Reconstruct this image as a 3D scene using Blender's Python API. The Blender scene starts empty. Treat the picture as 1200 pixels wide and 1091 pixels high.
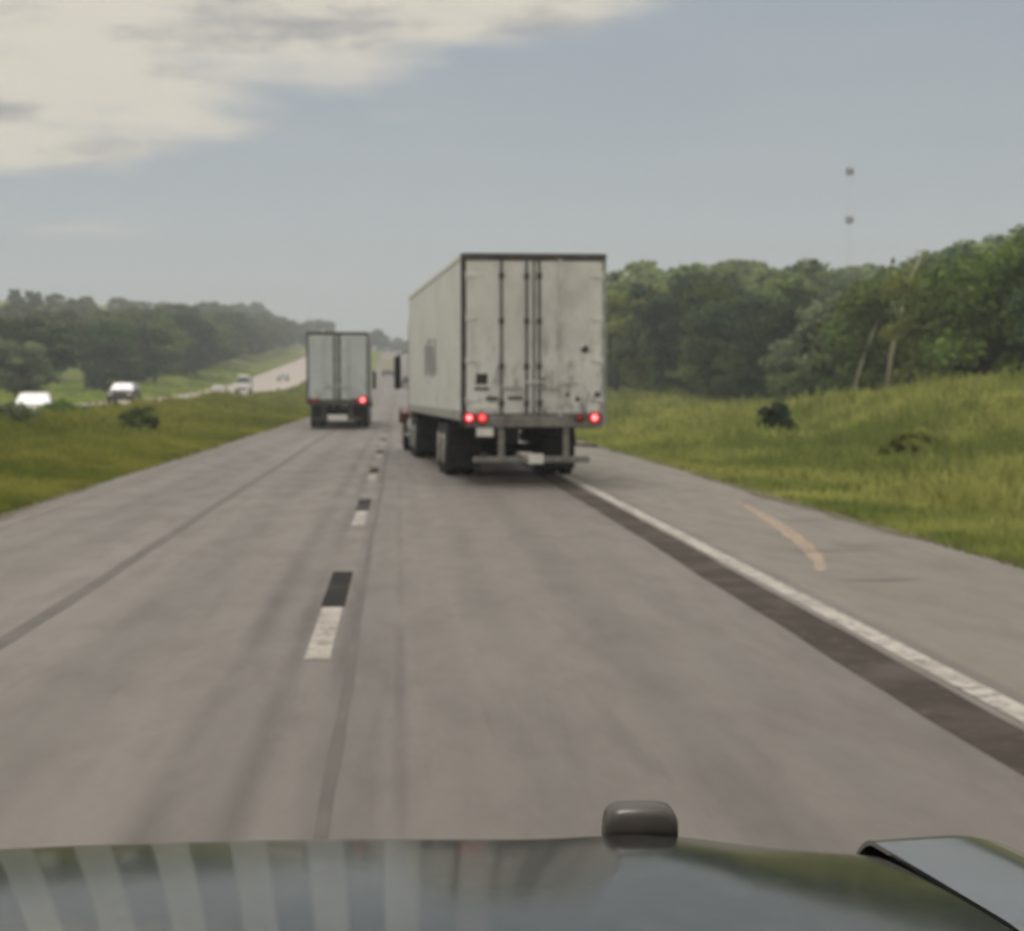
import bpy, math, random
import numpy as np
from mathutils import Vector
R = math.radians
random.seed(7); rng = np.random.default_rng(7)
sc = bpy.context.scene
col = sc.collection

# ------------------------------------------------------------------ camera
CAMH = 1.70
cd = bpy.data.cameras.new('camera'); cam = bpy.data.objects.new('camera', cd); col.objects.link(cam)
cam.location = (0, 0, CAMH)
cam.rotation_euler = (R(90 - 2.205), 0, R(-3.25))
cd.sensor_fit = 'HORIZONTAL'; cd.angle = 2 * math.atan(600 / 2326)
cd.clip_start = 0.05; cd.clip_end = 6000
cd.dof.use_dof = True; cd.dof.focus_distance = 1.15
cd.dof.aperture_fstop = (cd.lens / 1000) / 0.0031      # a cheap dash camera focused too near
sc.camera = cam
sc.cycles.use_adaptive_sampling = True; sc.cycles.adaptive_threshold = .03; sc.cycles.caustics_reflective = False; sc.cycles.caustics_refractive = False
sc.cycles.max_bounces = 4; sc.cycles.diffuse_bounces = 2; sc.cycles.glossy_bounces = 3; sc.cycles.transmission_bounces = 2; sc.cycles.volume_bounces = 0

# ------------------------------------------------------------------ sky, sun, exposure
SUN_AZ, SUN_EL = -24.0, 66.0          # degrees from the road direction (negative = left), elevation
sd = Vector((math.sin(R(SUN_AZ)) * math.cos(R(SUN_EL)), math.cos(R(SUN_AZ)) * math.cos(R(SUN_EL)), math.sin(R(SUN_EL))))
w = bpy.data.worlds.new('World'); sc.world = w; w.use_nodes = True
nt = w.node_tree; nt.nodes.clear()
def N(t, **k):
    n = nt.nodes.new(t)
    for a, b in k.items(): setattr(n, a, b)
    return n
def L(a, b): nt.links.new(a, b)
def M(op, a, b=None, c=None):
    n = N('ShaderNodeMath', operation=op)
    for i, v in enumerate((a, b, c)):
        if v is None: continue
        if isinstance(v, (int, float)): n.inputs[i].default_value = v
        else: L(v, n.inputs[i])
    return n.outputs[0]
def mixc(f, a, b):
    n = N('ShaderNodeMix', data_type='RGBA')
    for s, v in ((n.inputs[0], f), (n.inputs[6], a), (n.inputs[7], b)):
        if isinstance(v, (int, float)): s.default_value = v
        elif isinstance(v, tuple): s.default_value = (*v, 1)
        else: L(v, s)
    return n.outputs[2]
def ramp(v, p0, p1):
    n = N('ShaderNodeMapRange', interpolation_type='SMOOTHSTEP'); L(v, n.inputs[0])
    n.inputs[1].default_value = p0; n.inputs[2].default_value = p1
    return n.outputs[0]
out = N('ShaderNodeOutputWorld'); bg = N('ShaderNodeBackground'); bg.inputs[1].default_value = 0.1
sky = N('ShaderNodeTexSky', sky_type='NISHITA'); sky.sun_disc = False
sky.sun_elevation = R(SUN_EL); sky.sun_rotation = R(SUN_AZ)
sky.air_density = 1.0; sky.dust_density = 2.0; sky.ozone_density = 1.0
tc = N('ShaderNodeTexCoord'); sep = N('ShaderNodeSeparateXYZ'); L(tc.outputs['Generated'], sep.inputs[0])
zc = M('MAXIMUM', sep.outputs[2], 0.0)
den = M('ADD', zc, 0.10)
cmb = N('ShaderNodeCombineXYZ')
cmb_x = M('DIVIDE', sep.outputs[0], den); cmb_y = M('DIVIDE', sep.outputs[1], den)
L(cmb_x, cmb.inputs[0]); L(cmb_y, cmb.inputs[1])
def noise(vec, scale, det, rough, off):
    mp = N('ShaderNodeMapping'); L(vec, mp.inputs[0]); mp.inputs[1].default_value = off
    n = N('ShaderNodeTexNoise'); L(mp.outputs[0], n.inputs[0]); n.inputs['Scale'].default_value = scale
    n.inputs['Detail'].default_value = det; n.inputs['Roughness'].default_value = rough
    return n.outputs[0]
big = noise(cmb.outputs[0], 0.9, 3, 0.5, (1.0, 3.05, 0.0))
fine = noise(cmb.outputs[0], 1.9, 6, 0.55, (0.3, 1.1, 2.0))
# the bright broken cloud bank: its edge runs from low on the left to high on the right and it covers the sky overhead
front = M('ADD', M('MULTIPLY', M('SUBTRACT', 3.75, cmb_y), .32), M('MULTIPLY', M('SUBTRACT', .12, cmb_x), .34))
front = M('MINIMUM', M('MAXIMUM', front, -.6), .28)
cov = M('ADD', M('ADD', M('MULTIPLY', M('SUBTRACT', big, .5), .9), M('MULTIPLY', M('SUBTRACT', fine, 0.5), 0.7)), front)
lit = ramp(cov, -.08, .18)
dark = ramp(noise(cmb.outputs[0], 2.6, 6, .6, (4.4, 0.2, 1.0)), 0.46, 0.66)
sheet = mixc(ramp(zc, 0.0, 0.17), (4.7, 5.3, 5.6), (3.1, 3.5, 3.95))
over = mixc(0.22, sheet, sky.outputs[0])
over = mixc(M('MULTIPLY', ramp(fine, 0.38, 0.62), 0.16), over, (4.6, 4.75, 4.8))
cl = mixc(M('MULTIPLY', dark, 0.85), (7.8, 7.1, 5.9), (3.1, 3.1, 3.15))
colr = mixc(M('MULTIPLY', lit, 0.88), over, cl)
zen = N('ShaderNodeVectorMath', operation='SCALE'); L(colr, zen.inputs[0])
L(M('ADD', 1.0, M('MULTIPLY', ramp(zc, 0.25, 0.95), 0.9)), zen.inputs['Scale'])   # overcast vault, brighter overhead
L(zen.outputs[0], bg.inputs[0]); L(bg.outputs[0], out.inputs[0])

sl = bpy.data.lights.new('sun', 'SUN'); sl.energy = 1.5; sl.angle = R(20); sl.color = (1.0, 0.955, 0.89)
so = bpy.data.objects.new('sun', sl); col.objects.link(so)
so.rotation_euler = (-sd).to_track_quat('-Z', 'Y').to_euler(); so.location = (-40, 60, 80)
sc.view_settings.view_transform = 'Standard'; sc.view_settings.look = 'None'
sc.view_settings.exposure = 0.0; sc.view_settings.gamma = 1.0; sc.view_settings.use_curve_mapping = False

# ------------------------------------------------------------------ materials
MATS = {}
class Mat:
    def __init__(s, name):
        s.m = bpy.data.materials.new(name); s.m.use_nodes = True; s.t = s.m.node_tree
        s.b = s.t.nodes['Principled BSDF']; MATS[name] = s.m
        s.co = s.t.nodes.new('ShaderNodeTexCoord')
    def n(s, t, **k):
        x = s.t.nodes.new(t)
        for a, b in k.items(): setattr(x, a, b)
        return x
    def l(s, a, b): s.t.links.new(a, b)
    def noise(s, scale, det=4, rough=0.55, sc3=(1, 1, 1), loc=(0, 0, 0), space='Object'):
        mp = s.n('ShaderNodeMapping'); s.l(s.co.outputs[space], mp.inputs[0]); mp.inputs[3].default_value = sc3; mp.inputs[1].default_value = loc
        x = s.n('ShaderNodeTexNoise'); s.l(mp.outputs[0], x.inputs[0]); x.inputs['Scale'].default_value = scale
        x.inputs['Detail'].default_value = det; x.inputs['Roughness'].default_value = rough
        return x.outputs[0]
    def rng(s, v, a, b, c=0.0, d=1.0):
        x = s.n('ShaderNodeMapRange', interpolation_type='SMOOTHSTEP'); s.l(v, x.inputs[0])
        for i, q in enumerate((a, b, c, d)): x.inputs[i + 1].default_value = q
        return x.outputs[0]
    def math(s, op, *vs):
        x = s.n('ShaderNodeMath', operation=op)
        for i, v in enumerate(vs):
            if isinstance(v, (int, float)): x.inputs[i].default_value = v
            else: s.l(v, x.inputs[i])
        return x.outputs[0]
    def mix(s, f, a, b):
        x = s.n('ShaderNodeMix', data_type='RGBA')
        for k, v in ((x.inputs[0], f), (x.inputs[6], a), (x.inputs[7], b)):
            if isinstance(v, (int, float)): k.default_value = v
            elif isinstance(v, tuple): k.default_value = (*v, 1)
            else: s.l(v, k)
        return x.outputs[2]
    def xyz(s, space='Object'):
        x = s.n('ShaderNodeSeparateXYZ'); s.l(s.co.outputs[space], x.inputs[0]); return x.outputs
    def set(s, color=None, rough=None, metal=None, spec=None):
        for k, v in (('Base Color', color), ('Roughness', rough), ('Metallic', metal), ('Specular IOR Level', spec)):
            if v is None: continue
            if isinstance(v, tuple): s.b.inputs[k].default_value = (*v, 1)
            elif isinstance(v, (int, float)): s.b.inputs[k].default_value = v
            else: s.l(v, s.b.inputs[k])
    def bump(s, v, strength=0.3, dist=0.02):
        x = s.n('ShaderNodeBump'); x.inputs['Strength'].default_value = strength; x.inputs['Distance'].default_value = dist
        s.l(v, x.inputs['Height']); s.l(x.outputs[0], s.b.inputs['Normal'])

def plain(name, c, rough=0.6, metal=0.0, var=0.25, scale=3.0, spec=None):
    m = Mat(name); f = m.noise(scale, 5)
    d = tuple(x * (1 - var) for x in c); e = tuple(min(1, x * (1 + var)) for x in c)
    m.set(m.mix(m.rng(f, .3, .7), d, e), rough, metal, spec); return m.m

def emit(name, c, s):
    m = Mat(name); m.set(c, 0.3); m.b.inputs['Emission Color'].default_value = (*c, 1); m.b.inputs['Emission Strength'].default_value = s
    return m.m

def asphalt(name, c1, c2, dirt, tracks=True, marks=()):
    m = Mat(name); x = m.xyz()
    a = m.noise(0.35, 4, .6, (1, .12, 1)); b = m.noise(2.2, 5, .65, (1, .25, 1)); g = m.noise(55, 3, .7)
    c = m.mix(m.rng(a, .32, .68), c1, c2)
    if tracks:
        # tyre-polished tracks and oil lines run along the lanes
        t = m.noise(1.25, 2, .5, (1, .004, 1), (3.1, 0, 0)); c = m.mix(m.math('MULTIPLY', m.rng(t, .40, .66), .42), c, dirt)
        o = m.noise(3.4, 5, .7, (1, .05, 1), (9, 2, 0)); c = m.mix(m.math('MULTIPLY', m.rng(o, .54, .70), .35), c, dirt)
    c = m.mix(m.math('MULTIPLY', m.rng(b, .45, .75), .28), c, dirt)
    c = m.mix(m.math('MULTIPLY', m.rng(g, .35, .7), .22), c, tuple(q * .55 for q in c1))
    for xk, wd, st in marks:
        br = m.noise(.9, 4, .6, (1, .16, 1), (xk * 7, xk, 0))
        f = m.math('MULTIPLY', m.rng(m.math('ABSOLUTE', m.math('SUBTRACT', x[0], xk)), wd, 0.0), m.math('MULTIPLY', m.rng(br, .36, .60), st))
        c = m.mix(f, c, dirt)
    m.set(c, m.rng(b, .3, .7, .50, .66), spec=.42); m.bump(g, .35, .004); return m.m
asphalt('road_asphalt', (.128, .114, .106), (.168, .150, .139), (.052, .046, .043), True, ((-.98, .16, .8), (-.66, .12, .75), (-.36, .10, .7), (0.0, .06, .6), (.62, .3, .3), (2.1, .3, .3), (-3.3, .3, .35)))
asphalt('shoulder_asphalt', (.14, .125, .109), (.18, .16, .14), (.07, .062, .055), False)
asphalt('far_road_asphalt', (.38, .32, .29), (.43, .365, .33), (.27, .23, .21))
def paint(name, c, wear, thr):
    m = Mat(name); a = m.noise(7, 6, .7); b = m.noise(1.1, 4, .6)
    f = m.math('MAXIMUM', m.rng(a, thr, thr + .14), m.math('MULTIPLY', m.rng(b, .45, .7), .55))
    m.set(m.mix(f, c, wear), .9, spec=.15); return m.m
paint('white_paint', (.42, .40, .375), (.17, .155, .145), .48)
paint('faint_paint', (.22, .20, .187), (.155, .14, .13), .46)
paint('dash_paint', (.40, .375, .35), (.18, .163, .152), .46)
paint('black_paint', (.016, .015, .015), (.085, .076, .07), .66)
paint('joint_band', (.046, .038, .033), (.12, .105, .094), .55)
plain('oil_stain', (.135, .12, .112), .8, 0, .12, 30)
plain('seam_tar', (.075, .067, .063), .7, 0, .2, 1.2)
paint('dirt_tan', (.36, .285, .225), (.19, .165, .143), .46)
paint('edge_gravel', (.105, .095, .065), (.17, .155, .125), .5)

def ground_mat():
    m = Mat('ground_soil_grass'); a = m.noise(.12, 5, .6); b = m.noise(1.3, 5, .65); d = m.noise(.035, 3, .5)
    c = m.mix(m.rng(a, .35, .65), (.11, .14, .035), (.19, .20, .055))
    c = m.mix(m.math('MULTIPLY', m.rng(b, .45, .7), .5), c, (.065, .082, .025))
    c = m.mix(m.math('MULTIPLY', m.rng(d, .52, .7), .5), c, (.21, .185, .075))
    m.set(c, .95, spec=.1); m.bump(b, .8, .15); return m.m
ground_mat()
def leaf(name, c1, c2, c3, scale=.5, trans=.25):
    m = Mat(name); a = m.noise(scale, 3, .6); b = m.noise(scale * 7, 2, .6)
    c = m.mix(m.rng(a, .36, .64), c1, c2); c = m.mix(m.math('MULTIPLY', m.rng(b, .45, .7), .6), c, c3)
    oi = m.n('ShaderNodeObjectInfo')
    hs = m.n('ShaderNodeHueSaturation'); m.l(c, hs.inputs['Color'])
    m.l(m.rng(oi.outputs['Random'], 0, 1, .72, 1.25), hs.inputs['Value']); m.l(m.rng(oi.outputs['Random'], 0, 1, .485, .515), hs.inputs['Hue'])
    m.t.nodes.remove(m.b); df = m.n('ShaderNodeBsdfDiffuse'); m.l(hs.outputs[0], df.inputs[0])
    tr = m.n('ShaderNodeBsdfTranslucent'); m.l(hs.outputs[0], tr.inputs[0])
    mx = m.n('ShaderNodeMixShader'); mx.inputs[0].default_value = trans
    m.l(df.outputs[0], mx.inputs[1]); m.l(tr.outputs[0], mx.inputs[2])
    m.l(mx.outputs[0], m.t.nodes['Material Output'].inputs[0]); return m.m
leaf('leaf_green', (.10, .155, .05), (.20, .265, .075), (.06, .095, .036))
leaf('leaf_dark', (.055, .085, .052), (.09, .135, .065), (.042, .064, .045))
leaf('leaf_light', (.22, .28, .075), (.32, .38, .11), (.11, .16, .05))
leaf('leaf_grey', (.14, .165, .10), (.21, .235, .14), (.10, .12, .075))
leaf('wood_leaf', (.095, .135, .06), (.21, .25, .095), (.055, .085, .042), .06)
leaf('grass_blade', (.19, .22, .062), (.40, .385, .13), (.085, .10, .034), .14, .5)
leaf('grass_median', (.22, .28, .06), (.40, .42, .105), (.11, .145, .038), .12, .5)
leaf('weed_leaf', (.24, .30, .075), (.38, .42, .12), (.15, .19, .05), .8, .4)
plain('bark', (.085, .065, .05), .95, 0, .35, 8)
plain('dead_wood', (.40, .38, .27), .9, 0, .2, 5)
plain('rubber', (.022, .022, .023), .85, 0, .3, 6)
plain('black_plastic', (.025, .025, .027), .55, 0, .3, 6)
plain('chassis_black', (.03, .03, .032), .7, .0, .4, 4)
plain('steel_rim', (.38, .37, .36), .45, .6, .3, 7)
plain('galvanised', (.36, .36, .35), .5, .35, .25, 6)
plain('faded_print', (.56, .57, .565), .6, 0, .12, 3)
plain('weathered_steel', (.20, .195, .185), .7, .1, .35, 5)
plain('dark_frame', (.075, .072, .068), .6, .1, .35, 4)
plain('plate_white', (.75, .75, .72), .5, 0, .08, 8)
plain('blue_paint', (.045, .06, .10), .35, 0, .2, 3)
plain('maroon_paint', (.10, .028, .025), .35, 0, .2, 3)
plain('car_white', (.58, .575, .555), .5, 0, .04, 3)
plain('car_dark', (.03, .032, .036), .3, 0, .2, 3)
plain('car_tan', (.36, .29, .17), .35, 0, .1, 3)
plain('car_silver', (.5, .5, .5), .3, .3, .08, 3)
plain('mast_steel', (.24, .22, .21), .7, .2, .2, 1)
plain('mast_dark', (.06, .055, .055), .7, 0, .2, 1)
def glass():
    m = Mat('dark_glass'); f = m.noise(3, 2); m.set(m.mix(f, (.02, .025, .028), (.035, .04, .045)), .3); m.b.inputs['Coat Weight'].default_value = .6
    return m.m
glass()
emit('tail_red', (1.0, .22, .22), 3.2)
emit('lens_glow', (.75, .015, .022), .75)
emit('tail_red_soft', (1.0, .12, .12), 1.6)
plain('lens_red', (.35, .02, .02), .25, 0, .2, 6)
plain('lens_dark', (.10, .02, .02), .4, 0, .2, 6)
plain('lens_amber', (.6, .2, .03), .25, 0, .2, 6)
plain('lens_clear', (.72, .72, .70), .15, 0, .1, 6)

def trailer_white(name, base, grime, seed, amount, streak=True):
    m = Mat(name); x = m.xyz()
    a = m.noise(.8, 5, .6, (1, .5, 1), (seed, 0, 0)); b = m.noise(5, 6, .7, (1, 1, .35), (seed, 3, 0)); c = m.noise(14, 5, .75, (1, 1, .7), (0, seed, 1))
    low = m.rng(x[2], 3.2, 1.2)                                  # road film, heaviest low down
    k = m.mix(m.math('MULTIPLY', m.rng(a, .35, .7), .30 * amount), base, grime)
    k = m.mix(m.math('MULTIPLY', m.math('MULTIPLY', m.rng(b, .46, .70), m.math('ADD', low, .22)), .85 * amount), k, grime)
    k = m.mix(m.math('MULTIPLY', m.math('MULTIPLY', m.rng(c, .60, .74), low), .9 * amount), k, tuple(q * .35 for q in grime))
    m.set(k, .5); return m.m
trailer_white('door_white_left', (.74, .745, .74), (.24, .23, .22), 1.0, 1.0)
trailer_white('door_white_right', (.76, .765, .76), (.21, .205, .20), 5.3, 1.3)
trailer_white('side_white', (.72, .735, .73), (.38, .37, .35), 2.2, .8)
trailer_white('roof_white', (.66, .68, .66), (.4, .38, .35), 7.2, .4)
trailer_white('door_grey', (.58, .64, .66), (.28, .29, .29), 3.7, .8)
trailer_white('side_grey', (.44, .45, .45), (.26, .25, .25), 9.1, .8)

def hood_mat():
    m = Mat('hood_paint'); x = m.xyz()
    # pale windshield reflection stripes, painted into the hood colour, fan out along it
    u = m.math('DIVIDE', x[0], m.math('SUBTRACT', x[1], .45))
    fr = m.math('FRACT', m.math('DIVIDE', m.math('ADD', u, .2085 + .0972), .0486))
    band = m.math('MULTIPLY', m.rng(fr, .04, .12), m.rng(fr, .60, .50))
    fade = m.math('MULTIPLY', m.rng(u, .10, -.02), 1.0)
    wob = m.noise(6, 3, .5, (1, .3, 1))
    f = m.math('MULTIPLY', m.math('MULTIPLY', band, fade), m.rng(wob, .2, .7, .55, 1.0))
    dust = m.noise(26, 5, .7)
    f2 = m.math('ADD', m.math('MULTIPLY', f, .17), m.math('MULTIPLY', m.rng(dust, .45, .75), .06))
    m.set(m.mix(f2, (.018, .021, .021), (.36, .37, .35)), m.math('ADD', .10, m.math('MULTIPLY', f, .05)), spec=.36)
    m.b.inputs['IOR'].default_value = 1.30
    return m.m
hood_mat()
plain('fender_paint', (.06, .063, .065), .14, 0, .12, 9).node_tree.nodes['Principled BSDF'].inputs['Coat Weight'].default_value = .3
plain('pod_plastic', (.035, .028, .026), .35, 0, .3, 20)

# ------------------------------------------------------------------ mesh helpers
class MB:
    def __init__(s): s.v = []; s.f = []
    def add(s, vs, fs):
        o = len(s.v); s.v += [tuple(p) for p in vs]; s.f += [tuple(i + o for i in f) for f in fs]; return s
    def box(s, x0, x1, y0, y1, z0, z1, bev=0.0):
        if bev <= 0:
            v = [(x, y, z) for z in (z0, z1) for y in (y0, y1) for x in (x0, x1)]
            return s.add(v, [(0, 2, 3, 1), (4, 5, 7, 6), (0, 1, 5, 4), (2, 6, 7, 3), (0, 4, 6, 2), (1, 3, 7, 5)])
        b = min(bev, (x1 - x0) / 2.1, (y1 - y0) / 2.1, (z1 - z0) / 2.1)     # chamfered box
        v = []; idx = {}
        for sx in (0, 1):
            for sy in (0, 1):
                for sz in (0, 1):
                    X = (x0, x1)[sx]; Y = (y0, y1)[sy]; Z = (z0, z1)[sz]; ix = X + (b, -b)[sx]; iy = Y + (b, -b)[sy]; iz = Z + (b, -b)[sz]
                    for ax, p in ((0, (X, iy, iz)), (1, (ix, Y, iz)), (2, (ix, iy, Z))):
                        idx[(sx, sy, sz, ax)] = len(v); v.append(p)
        I = lambda sx, sy, sz, a: idx[(sx, sy, sz, a)]
        f = []
        f += [(I(k, 0, 0, 0), I(k, 1, 0, 0), I(k, 1, 1, 0), I(k, 0, 1, 0))[::(1 if k else -1)] for k in (0, 1)]
        f += [(I(0, k, 0, 1), I(1, k, 0, 1), I(1, k, 1, 1), I(0, k, 1, 1))[::(-1 if k else 1)] for k in (0, 1)]
        f += [(I(0, 0, k, 2), I(1, 0, k, 2), I(1, 1, k, 2), I(0, 1, k, 2))[::(1 if k else -1)] for k in (0, 1)]
        for a in (0, 1):
            for b_ in (0, 1):
                f.append((I(a, b_, 0, 0), I(a, b_, 1, 0), I(a, b_, 1, 1), I(a, b_, 0, 1)))
                f.append((I(a, 0, b_, 0), I(a, 1, b_, 0), I(a, 1, b_, 2), I(a, 0, b_, 2)))
                f.append((I(0, a, b_, 1), I(1, a, b_, 1), I(1, a, b_, 2), I(0, a, b_, 2)))
        for a in (0, 1):
            for b_ in (0, 1):
                for c in (0, 1): f.append((I(a, b_, c, 0), I(a, b_, c, 1), I(a, b_, c, 2)))
        return s.add(v, f)
    def tube(s, pts, rad, n=8, caps=True):
        pts = [Vector(p) for p in pts]; rings = []
        if not isinstance(rad, (list, tuple)): rad = [rad] * len(pts)
        o = len(s.v)
        for i, p in enumerate(pts):
            d = (pts[min(i + 1, len(pts) - 1)] - pts[max(i - 1, 0)]).normalized()
            a = d.orthogonal().normalized() if i == 0 else (pa - d * pa.dot(d)).normalized()
            pa = a; b = d.cross(a)
            for k in range(n):
                t = 2 * math.pi * k / n; s.v.append(tuple(p + (a * math.cos(t) + b * math.sin(t)) * rad[i]))
        for i in range(len(pts) - 1):
            for k in range(n):
                q = (k + 1) % n; s.f.append((o + i * n + k, o + i * n + q, o + (i + 1) * n + q, o + (i + 1) * n + k))
        if caps:
            s.f.append(tuple(o + k for k in range(n))[::-1]); s.f.append(tuple(o + (len(pts) - 1) * n + k for k in range(n)))
        return s
    def lathe(s, prof, c, n=24):                     # prof: (x offset along axle, radius); axis = X
        o = len(s.v); m = len(prof)
        for k in range(n):
            t = 2 * math.pi * k / n
            for (x, r) in prof: s.v.append((c[0] + x, c[1] + r * math.cos(t), c[2] + r * math.sin(t)))
        for k in range(n):
            q = (k + 1) % n
            for i in range(m - 1): s.f.append((o + k * m + i, o + k * m + i + 1, o + q * m + i + 1, o + q * m + i))
        return s
    def prism(s, prof, x0, x1, inset=0.0):           # prof: (y, z) outline extruded along X; inset pulls the end outlines in
        cy = sum(p[0] for p in prof) / len(prof); cz = sum(p[1] for p in prof) / len(prof); n = len(prof)
        rows = []
        if inset > 0:
            def sh(k): return [(cy + (y - cy) * k, cz + (z - cz) * k) for y, z in prof]
            rows = [(x0, sh(1 - inset)), (x0 + inset * .5, prof), (x1 - inset * .5, prof), (x1, sh(1 - inset))]
        else: rows = [(x0, prof), (x1, prof)]
        o = len(s.v)
        for x, pr in rows: s.v += [(x, y, z) for y, z in pr]
        for r in range(len(rows) - 1):
            for k in range(n):
                q = (k + 1) % n; s.f.append((o + r * n + k, o + r * n + q, o + (r + 1) * n + q, o + (r + 1) * n + k))
        s.f.append(tuple(o + k for k in range(n))); s.f.append(tuple(o + (len(rows) - 1) * n + k for k in range(n))[::-1])
        return s
    def build(s, name, mat, parent=None, smooth=False):
        me = bpy.data.meshes.new(name); me.from_pydata(s.v, [], s.f); me.update()
        import bmesh
        bm = bmesh.new(); bm.from_mesh(me); bmesh.ops.recalc_face_normals(bm, faces=bm.faces); bm.to_mesh(me); bm.free()
        return link(name, me, mat, parent, smooth)
def link(name, me, mat, parent=None, smooth=False):
    if mat and not me.materials: me.materials.append(MATS[mat])
    if smooth:
        me.polygons.foreach_set('use_smooth', [True] * len(me.polygons))
    o = bpy.data.objects.new(name, me); col.objects.link(o); o.parent = parent
    return o
def tag(o, label=None, cat=None, group=None, kind=None):
    for k, v in (('label', label), ('category', cat), ('group', group), ('kind', kind)):
        if v: o[k] = v
    return o
def empty(name, loc, rz=0.0):
    o = bpy.data.objects.new(name, None); col.objects.link(o); o.location = loc; o.rotation_euler = (0, 0, rz); o.empty_display_size = .3
    return o
def quads_mesh(name, V, mat):                         # V: (n,4,3) array
    n = len(V); me = bpy.data.meshes.new(name)
    me.vertices.add(n * 4); me.vertices.foreach_set('co', V.reshape(-1).astype(np.float32))
    me.loops.add(n * 4); me.loops.foreach_set('vertex_index', np.arange(n * 4, dtype=np.int32))
    me.polygons.add(n); me.polygons.foreach_set('loop_start', np.arange(0, n * 4, 4, dtype=np.int32)); me.polygons.foreach_set('loop_total', np.full(n, 4, dtype=np.int32))
    me.update(); me.validate()
    if mat: me.materials.append(MATS[mat])
    return me

# ------------------------------------------------------------------ terrain
def softp(t): return np.where(t > 30, t, np.log1p(np.exp(np.minimum(t, 30))))
def prof(y):
    y = np.asarray(y, dtype=float)
    return .035 * 40 * softp((y - 280) / 40) - .050 * 40 * softp((y - 790) / 40) + .015 * 60 * softp((y - 1000) / 60)
def sstep(t, a, b):
    q = np.clip((t - a) / (b - a), 0, 1); return q * q * (3 - 2 * q)
def wav(x, y):
    return (np.sin(x * .31 + y * .17 + 1.3) + np.sin(x * .73 - y * .29 + .4) * .6 + np.sin(x * .19 + y * .53 + 2.2) * .6 + np.sin(x * 1.3 + y * .9) * .3) / 2.5
ROAD_L, ROAD_R = -5.5, 6.0
OPP_L, OPP_R, OPP_Z = -27.5, -15.8, 0.0
def oppz(y): return -.30 + .70 * sstep(np.asarray(y, dtype=float), 85, 150)
def gz(x, y):
    x = np.asarray(x, dtype=float); y = np.asarray(y, dtype=float)
    z = prof(y)
    r = sstep(x, ROAD_R, ROAD_R + 2.5)
    z = z + r * (-.22 + .42 * sstep(x, 9, 16)) + r * wav(x, y) * .26
    z = z + 1.75 * sstep(x, 11.5, 21) * np.exp(-((y - 60) / 23) ** 2)                 # grassy bank on the right
    z = z + np.clip(x - 30, 0, 90) * .05 * sstep(y, 20, 120)
    z = z + .8 * sstep(x, 14, 24) * sstep(y, 90, 200)
    l = sstep(-x, -ROAD_L, -ROAD_L + 2.0)
    z = z + l * (oppz(y) * sstep(-x, 7, 14)) + l * (1 - sstep(-x, 12.5, 15.8)) * wav(x, y) * .16
    z = z + .62 * np.exp(-((x + 12.6) / 2.2) ** 2) * (1 - sstep(y, 105, 185))
    z = z + sstep(-x, 28, 32) * wav(x * .6, y * .6) * .4 + np.clip(-x - 30, 0, 70) * (.02 + .20 * sstep(y, 180, 480))
    under = np.clip(np.minimum(x - ROAD_L, ROAD_R - x), 0, .5) * .12
    u2 = np.clip(np.minimum(x - OPP_L, OPP_R - x), 0, .5) * .12
    return z - under - u2
def axis(parts):
    a = [];
    for lo, hi, st in parts: a += list(np.arange(lo, hi, st))
    return np.array(a + [parts[-1][1]])
YS = axis([(-60, 10, 5), (10, 120, 1.0), (120, 260, 2.0), (260, 900, 8), (900, 1500, 40), (1500, 4600, 200)])
XS = axis([(-2500, -400, 150), (-400, -80, 12), (-80, -30, 2.5), (-30, -4, .5), (-4, 4, 1), (4, 34, .5), (34, 90, 2.5), (90, 400, 12), (400, 2500, 150)])
XS = np.unique(np.concatenate([XS, [ROAD_L, ROAD_L + .5, ROAD_R, ROAD_R - .5, OPP_L, OPP_L + .5, OPP_R, OPP_R - .5]]))
GX, GY = np.meshgrid(XS, YS)
GZ = gz(GX, GY)
nx, ny = len(XS), len(YS)
me = bpy.data.meshes.new('ground')
idx = np.arange(nx * ny).reshape(ny, nx)
F = np.stack([idx[:-1, :-1], idx[:-1, 1:], idx[1:, 1:], idx[1:, :-1]], -1).reshape(-1, 4)
me.vertices.add(nx * ny); me.vertices.foreach_set('co', np.stack([GX, GY, GZ], -1).reshape(-1).astype(np.float32))
me.loops.add(F.size); me.loops.foreach_set('vertex_index', F.reshape(-1).astype(np.int32))
me.polygons.add(len(F)); me.polygons.foreach_set('loop_start', np.arange(0, F.size, 4, dtype=np.int32)); me.polygons.foreach_set('loop_total', np.full(len(F), 4, dtype=np.int32))
me.update()
ground = link('ground', me, 'ground_soil_grass', None, True)
tag(ground, 'green grassy ground with a bank rising right of the highway', 'ground', kind='structure')

def strip(name, xa, xb, y0, y1, dz, mat, parent=None, step=None, wob=0.0, seed=0):
    ys = [y for y in YS if y0 < y < y1]; ys = np.array([y0] + ys + [y1])
    if wob and len(ys) > 3: ys = np.unique(np.concatenate([ys, np.arange(y0, min(y1, 90), .6)]))
    z = prof(ys) + dz + (oppz(ys) if xb < -10 else 0)
    a = xa + wob * (np.sin(ys * .9 + seed) * .5 + np.sin(ys * .23 + seed * 2) + np.sin(ys * 2.3 + seed) * .3) if wob else np.full(len(ys), xa)
    b = xb + wob * (np.sin(ys * .8 + seed + 2) * .5 + np.sin(ys * .23 + seed * 2) + np.sin(ys * 2.9) * .3) if wob else np.full(len(ys), xb)
    mb = MB(); n = len(ys)
    mb.v = [(a[i], ys[i], z[i]) for i in range(n)] + [(b[i], ys[i], z[i]) for i in range(n)]
    mb.f = [(i, n + i, n + i + 1, i + 1) for i in range(n - 1)]
    me = bpy.data.meshes.new(name); me.from_pydata(mb.v, [], mb.f); me.update()
    return link(name, me, mat, parent)
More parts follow.
